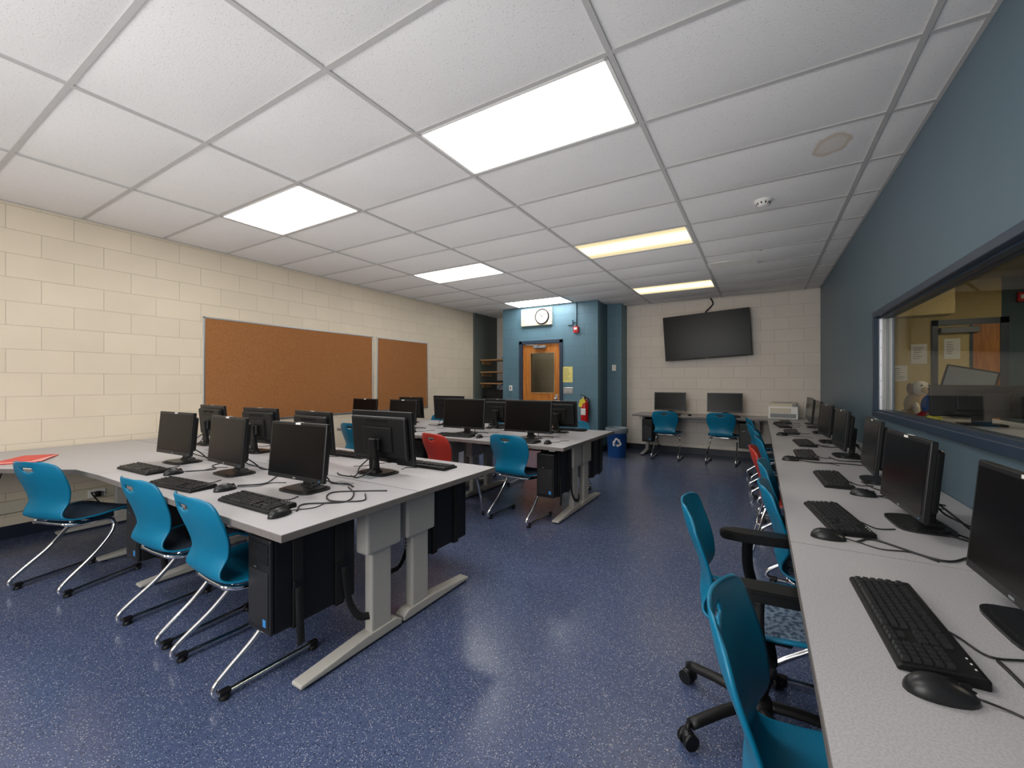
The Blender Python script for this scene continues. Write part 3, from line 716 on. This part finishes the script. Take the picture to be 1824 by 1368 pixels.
ch(cTp,-2.03,3.30,-3); ch(cTp,-4.2,3.28,2)
ch(cTp,-2.03,4.93,180); ch(cTp,-4.2,4.93,178); ch(cTp,-3.0,4.95,182)
ch(cT,-.055,1.06,-91)
ch(cTg,.035,2.38,-88); ch(cTp,.03,3.02,-92); ch(cTp,-.0,4.35,-88); ch(cTp,-.02,4.95,-90); ch(cTp,-.1,5.7,-86); ch(cTp,-.13,6.55,-82)
ch(cTp,-1.40,7.38,0); ch(cTp,-.55,7.40,-4)
# red chairs : plastic shell and four tubular legs
def redchair():
    mb=MB(); shell(mb,'red')
    for sx in (-1,1):
        mb.tube([(sx*.15,.33,.43),(sx*.19,.38,.38),(sx*.22,.44,.02)],.011,'chrome',seg=8)
        mb.tube([(sx*.14,.10,.43),(sx*.18,.05,.38),(sx*.21,-.04,.02)],.011,'chrome',seg=8)
        mb.tube([(sx*.15,.33,.43),(sx*.145,.2,.427),(sx*.14,.10,.43)],.010,'chrome',seg=8)
        for y,x in ((.44,.22),(-.04,.21)): mb.cyl((sx*x,y,0),(sx*x,y,.03),.014,'black',seg=10)
    mb.tube([(-.2,.01,.3),(.2,.01,.3)],.008,'chrome',sub=1)
    return mb.mesh('red_classroom_chair')
rc=redchair()
place(rc,'red_classroom_chair',(-2.68,3.02,0),-12); place(rc,'red_classroom_chair',(-2.86,2.64,0),184); place(rc,'red_classroom_chair',(-.03,3.66,0),-90)
# task chair with arms
mb=MB(); mb.X=Matrix.Translation((0,-.22,.015)); shell(mb,'teal'); seatpad(mb,'pad'); mb.X=Matrix.Identity(4)
mb.box((0,0,.415),(.22,.2,.04),'black',.008,2)
mb.cyl((0,0,.12),(0,0,.41),.026,'black'); mb.cyl((0,0,.1),(0,0,.25),.034,'black'); mb.lathe([(0,.07),(.05,.07),(.055,.1),(.045,.13),(.03,.14)],'black')
for k in range(5):
    a=math.radians(22+72*k)   # local
    ca,sa=math.cos(a),math.sin(a)
    mb.tube([(.03*ca,.03*sa,.105),(.15*ca,.15*sa,.10),(.29*ca,.29*sa,.078)],.023,'black',seg=10,flat=(.75,1))
    cx,cy=.30*ca,.30*sa
    mb.cyl((cx,cy,.04),(cx,cy,.085),.009,'black',seg=8)
    px,py=-sa,ca
    for s_ in (-1,1): mb.cyl((cx+px*s_*.008,cy+py*s_*.008,.028),(cx+px*s_*.026,cy+py*s_*.026,.028),.028,'black',seg=18)
    mb.ell((cx,cy,.038),(.024,.024,.024),'black2')
for sx in (-1,1):
    mb.tube([(sx*.1,.02,.415),(sx*.22,.02,.40),(sx*.272,.0,.43),(sx*.278,-.02,.52),(sx*.275,-.02,.635)],.02,'black',seg=10,flat=(.6,1.2))
    n=24
    def armpad(kx,ky,z0,z1):
        vs=[]
        for k in range(n):
            a=2*math.pi*k/n; vs.append((sx*.27+.05*kx*math.copysign(abs(math.cos(a))**.7,math.cos(a)),.02+.15*ky*math.copysign(abs(math.sin(a))**.7,math.sin(a))))
        mb.prism(vs,z0,z1,'black')
    armpad(.9,.97,.628,.634); armpad(1,1,.634,.655); armpad(.93,.97,.655,.661); armpad(.8,.9,.661,.665)
mb.obj('office_chair',(-.01,1.83,0),-86)

# ---------------------------------------------------------------- printer
mb=MB(); 
mb.b2((-.2,-.19,0),(.2,.19,.20),'white',.012,2); mb.box((0,.02,.225),(.38,.32,.06),'offwhite',.015,2,taper=(.92,.85))
mb.b2((-.17,-.197,.02),(.17,-.188,.085),'greyplastic',.003); mb.b2((-.17,-.2,.10),(.1,-.188,.17),'offwhite',.004); mb.b2((.12,-.15,.2),(.185,-.03,.245),'greyplastic',.004)
mb.b2((-.12,-.12,.254),(.1,.1,.258),'black2',.001); mb.b2((-.13,-.1,.2585),(.09,.12,.262),'white')
mb.obj('laser_printer',(.32,7.98,DT),-6)
# folders, papers
mb=MB(); mb.box((0,0,.004),(.22,.34,.006),'redfolder',.001); mb.box((.01,-.01,.009),(.22,.32,.003),'pinkpaper',rot=(0,0,.08)); mb.box((-.01,.02,.0125),(.18,.30,.003),'redfolder',rot=(0,0,-.12)); mb.obj('red_folder',(-4.68,.80,DT),60)
# loose cables on desks
def cables(seq,z=DT+.004,r=.0035):
    mb=MB()
    for s_ in seq: mb.tube([(x,y,z) for x,y in s_],r,'cable',seg=6,sub=6)
    mb.obj('computer_cable')
cables([[(-1.75,1.45),(-1.66,1.36),(-1.80,1.28),(-1.92,1.38),(-1.78,1.5),(-1.7,1.55)],[(-1.95,1.5),(-1.8,1.42),(-1.72,1.3),(-1.85,1.18),(-1.78,1.1)],[(-2.6,1.5),(-2.5,1.4),(-2.42,1.3),(-2.5,1.2)],[(-3.3,1.5),(-3.25,1.4),(-3.1,1.35),(-3.18,1.22)]])
cables([[(.72,2.0),(.60,1.95),(.5,1.86),(.36,1.98),(.30,1.93)],[(.74,1.75),(.62,1.9),(.66,2.1),(.58,2.2)],[(.78,1.72),(.66,1.82),(.7,2.05),(.62,2.25)],[(.74,2.7),(.62,2.8),(.5,2.75)],[(.7,2.95),(.55,2.9),(.5,3.1)],[(.7,1.08),(.6,1.0),(.45,1.1),(.42,1.25)]])
cables([[(.7,3.7),(.5,3.72),(.35,3.68),(.25,3.72)],[(.7,3.9),(.5,3.85),(.45,4.0)],[(.7,4.7),(.5,4.6),(.45,4.75)]])

# ---------------------------------------------------------------- adjacent room behind the window
AX0,AX1,AY0,AY1=XR+TW,4.3,-1.5,8.0
boxobj('floor_adjacent',(AX0,AY0,-.1),(AX1,AY1,0),'floor')
boxobj('ceiling_adjacent',(AX0,AY0,2.7),(AX1,AY1,2.8),'adjceil')
mb=MB(); mb.b2((AX0,AY1,0),(2.72,AY1+.1,2.7),'adjwall'); mb.b2((2.72,AY1-.002,0),(AX1,AY1+.1,2.7),'adjblue'); mb.obj('wall_adjacent_back')
boxobj('wall_adjacent_right',(AX1,AY0,0),(AX1+.1,AY1,2.7),'adjwall')
boxobj('wall_adjacent_front',(AX0,AY0-.1,0),(AX1,AY0,2.7),'adjwall')
mb=MB(); mb.b2((2.05,AY1-.03,0),(2.11,AY1,2.18),'frameblue'); mb.b2((2.7,AY1-.03,0),(2.78,AY1,2.18),'frameblue'); mb.b2((2.05,AY1-.03,2.1),(2.78,AY1,2.18),'frameblue')
mb.b2((2.44,AY1-.02,.01),(2.70,AY1-.002,2.1),'door'); mb.b2((2.11,AY1-.018,.01),(2.44,AY1-.002,2.1),'adjwall'); mb.b2((2.42,AY1-.03,.01),(2.45,AY1-.002,2.1),'frameblue')
mb.b2((2.12,AY1-.09,1.99),(2.5,AY1-.02,2.07),'greyplastic',.006); mb.b2((2.62,AY1-.06,.98),(2.68,AY1-.02,1.02),'alu',.004); mb.obj('door_2')
mb=MB(); mb.box((2.90,AY1-.03,2.42),(.11,.05,.12),'redpaint',.005); mb.box((2.90,AY1-.06,2.42),(.06,.02,.05),'white'); mb.obj('fire_alarm_strobe')
mb=MB(); mb.box((2.90,AY1-.008,1.14),(.12,.012,.12),'white',.003); mb.box((2.88,AY1-.018,1.14),(.01,.012,.025),'greyplastic'); mb.box((2.92,AY1-.018,1.14),(.01,.012,.025),'greyplastic'); mb.obj('light_switch')
for x,z,w,h,yy in ((1.92,1.72,.17,.28,0),(2.25,1.78,.16,.28,.018),(1.72,1.45,.16,.22,0)):
    mb=MB(); Y=AY1-yy; mb.b2((x-w/2,Y-.004,z-h/2),(x+w/2,Y,z+h/2),'white')
    for i in range(6): mb.b2((x-w*.35,Y-.0045,z+h*.3-.03*i),(x+random.uniform(.0,w*.35),Y-.0041,z+h*.3+.006-.03*i),'ink')
    mb.obj('wall_poster')
mb=MB(); mb.b2((AX0+.0,7.0,2.15),(2.0,7.3,2.699),'adjwall'); mb.obj('wall_adjacent_soffit')
# tabletop counter with toys, equipment and a monitor
TZ=1.0
mb=MB(); mb.b2((1.0,3.3,TZ-.03),(1.75,6.4,TZ),'top',.003); 
for x in (1.05,1.7):
    for y in (3.36,6.34): mb.b2((x-.025,y-.025,0),(x+.025,y+.025,TZ-.03),'leg')
mb.b2((1.05,3.34,TZ-.13),(1.7,3.38,TZ-.03),'leg'); mb.b2((1.05,6.3,TZ-.13),(1.7,6.34,TZ-.03),'leg'); mb.obj('counter_table')
# back of a computer monitor on the counter
mb=MB(); w,h=.55,.24
mb.box((0,0,.06+h/2),(w,.05,h),'black',.012,2); mb.box((0,-.04,.06+h/2),(w*.5,.05,h*.6),'black2',.012,2); mb.box((0,-.01,.04),(.1,.04,.08),'black',.005); mb.box((0,0,.008),(.24,.18,.014),'black2',.005)
for i in range(8): mb.box((-.07+.02*i,-.066,.06+h*.7),(.008,.002,.03),'keygap')
mb.obj('computer_monitor',(1.40,4.42,TZ),-8)
# tilted laptop on a raised stand
mb=MB(); mb.box((0,0,.15),(.06,.06,.3),'greyplastic',.004); mb.box((0,0,.01),(.24,.2,.02),'greyplastic',.004)
mb.box((0,0,.34),(.34,.03,.24),'black2',.006,2,rot=(-.45,.25,0)); mb.box((0,-.02,.345),(.31,.012,.20),'greyplastic',.002,rot=(-.45,.25,0)); mb.box((0,-.08,.24),(.34,.22,.02),'black2',.004,rot=(.1,0,0))
mb.obj('laptop_on_stand',(1.62,5.35,TZ),-12)
mb=MB() # plush dog, sitting
mb.ell((0,0,.10),(.075,.085,.105),'plush1'); mb.ell((0,-.05,.24),(.062,.06,.06),'plushw'); mb.ell((0,-.105,.225),(.03,.035,.026),'plush1'); mb.ell((0,-.138,.232),(.010,.008,.008),'black')
for s_ in (-1,1):
    mb.ell((s_*.062,-.03,.235),(.018,.03,.05),'brownplush'); mb.ell((s_*.024,-.10,.262),(.008,.006,.008),'black')
    mb.ell((s_*.045,-.07,.06),(.024,.028,.062),'plushw'); mb.ell((s_*.05,-.10,.018),(.028,.045,.02),'plushw'); mb.ell((s_*.075,-.02,.03),(.035,.07,.032),'plush1')
mb.tube([(0,.08,.04),(.03,.12,.06),(.05,.13,.12)],.016,'plush1')
bmesh.ops.scale(mb.bm,vec=(1.1,1.1,1.1),verts=mb.bm.verts)
mb.obj('plush_dog',(1.24,5.25,TZ+.003),20)
mb=MB() # plush parrot
mb.ell((0,0,.14),(.055,.055,.09),'redpaint',rot=(.2,0,0)); mb.ell((0,-.02,.245),(.045,.045,.045),'redpaint'); mb.ell((0,-.055,.25),(.025,.012,.022),'white')
mb.tube([(0,-.055,.248),(0,-.085,.24),(0,-.085,.215)],.014,'black')
for s_ in (-1,1): mb.ell((s_*.055,.01,.14),(.016,.045,.08),'binblue',rot=(.25,0,0)); mb.ell((s_*.05,.0,.175),(.018,.035,.03),'yellow'); mb.ell((s_*.025,-.05,.26),(.006,.005,.006),'black'); mb.ell((s_*.022,-.02,.04),(.012,.025,.04),'yellow')
mb.tube([(0,.04,.09),(0,.09,.04),(0,.14,.015)],.022,'redpaint')
bmesh.ops.scale(mb.bm,vec=(.95,.95,.95),verts=mb.bm.verts)
mb.obj('plush_parrot',(1.27,4.92,TZ+.005),35)
mb=MB(); mb.lathe([(.0,0),(.035,0),(.045,.05),(.03,.06),(0,.06)],'yellow'); mb.obj('yellow_cup',(1.17,4.5,TZ))
mb=MB()
for a,b in (((-.3,-.6),(.3,-.58)),((-.3,.58),(.3,.6)),((-.3,-.6),(-.28,.6)),((.28,-.6),(.3,.6))): mb.b2((a[0],a[1],-.012),(b[0],b[1],0),'white')
mb.b2((-.28,-.58,-.006),(.28,.58,-.001),lens_mat('adjacent_added_lens',(1,.88,.66),15,.9)); lw=mb.mesh('ceiling_light')
place(lw,'ceiling_light',(2.9,5.6,2.699)); place(lw,'ceiling_light',(2.9,2.6,2.699))  # unseen panels added to light the adjoining room

# ---------------------------------------------------------------- lights
def area(name,loc,rot,sx,sy,power,col=(1,1,1)):
    l=bpy.data.lights.new(name,'AREA'); l.shape='RECTANGLE'; l.size=sx; l.size_y=sy; l.energy=power; l.color=col
    o=bpy.data.objects.new(name,l); o.location=loc; o.rotation_euler=rot; COL.objects.link(o)
area('added_ceiling_wash',(-2.3,2.6,1.62),(math.pi,0,0),4.6,7.6,38,(1,.99,.98))  # unseen upward lamp added mid-room to brighten the ceiling
area('flash_style_fill',(-1.6,-1.9,1.7),(math.radians(100),0,math.radians(8)),2.4,1.4,95,(1,.99,.98))  # unseen flash-style fill added behind the camera, lifts the ceiling
l=bpy.data.lights.new('corridor_fill','POINT'); l.energy=6; l.color=(1,.85,.62); l.shadow_soft_size=.1  # added point lamp, brightens the space behind the door glass
o=bpy.data.objects.new('corridor_fill',l); o.location=(-3.9,7.95,2.5); COL.objects.link(o)
# ---------------------------------------------------------------- world, camera
w=bpy.data.worlds.new('world'); S.world=w; w.use_nodes=True; w.node_tree.nodes['Background'].inputs[0].default_value=(.5,.55,.6,1); w.node_tree.nodes['Background'].inputs[1].default_value=.3
cam=bpy.data.cameras.new('camera'); cam.lens=740/1824*36; cam.sensor_width=36; cam.sensor_fit='HORIZONTAL'; cam.shift_y=-3/1824; cam.clip_start=.02
co=bpy.data.objects.new('camera',cam); co.location=(0,0,1.32); co.rotation_euler=(math.pi/2,0,math.radians(30.9)); COL.objects.link(co); S.camera=co
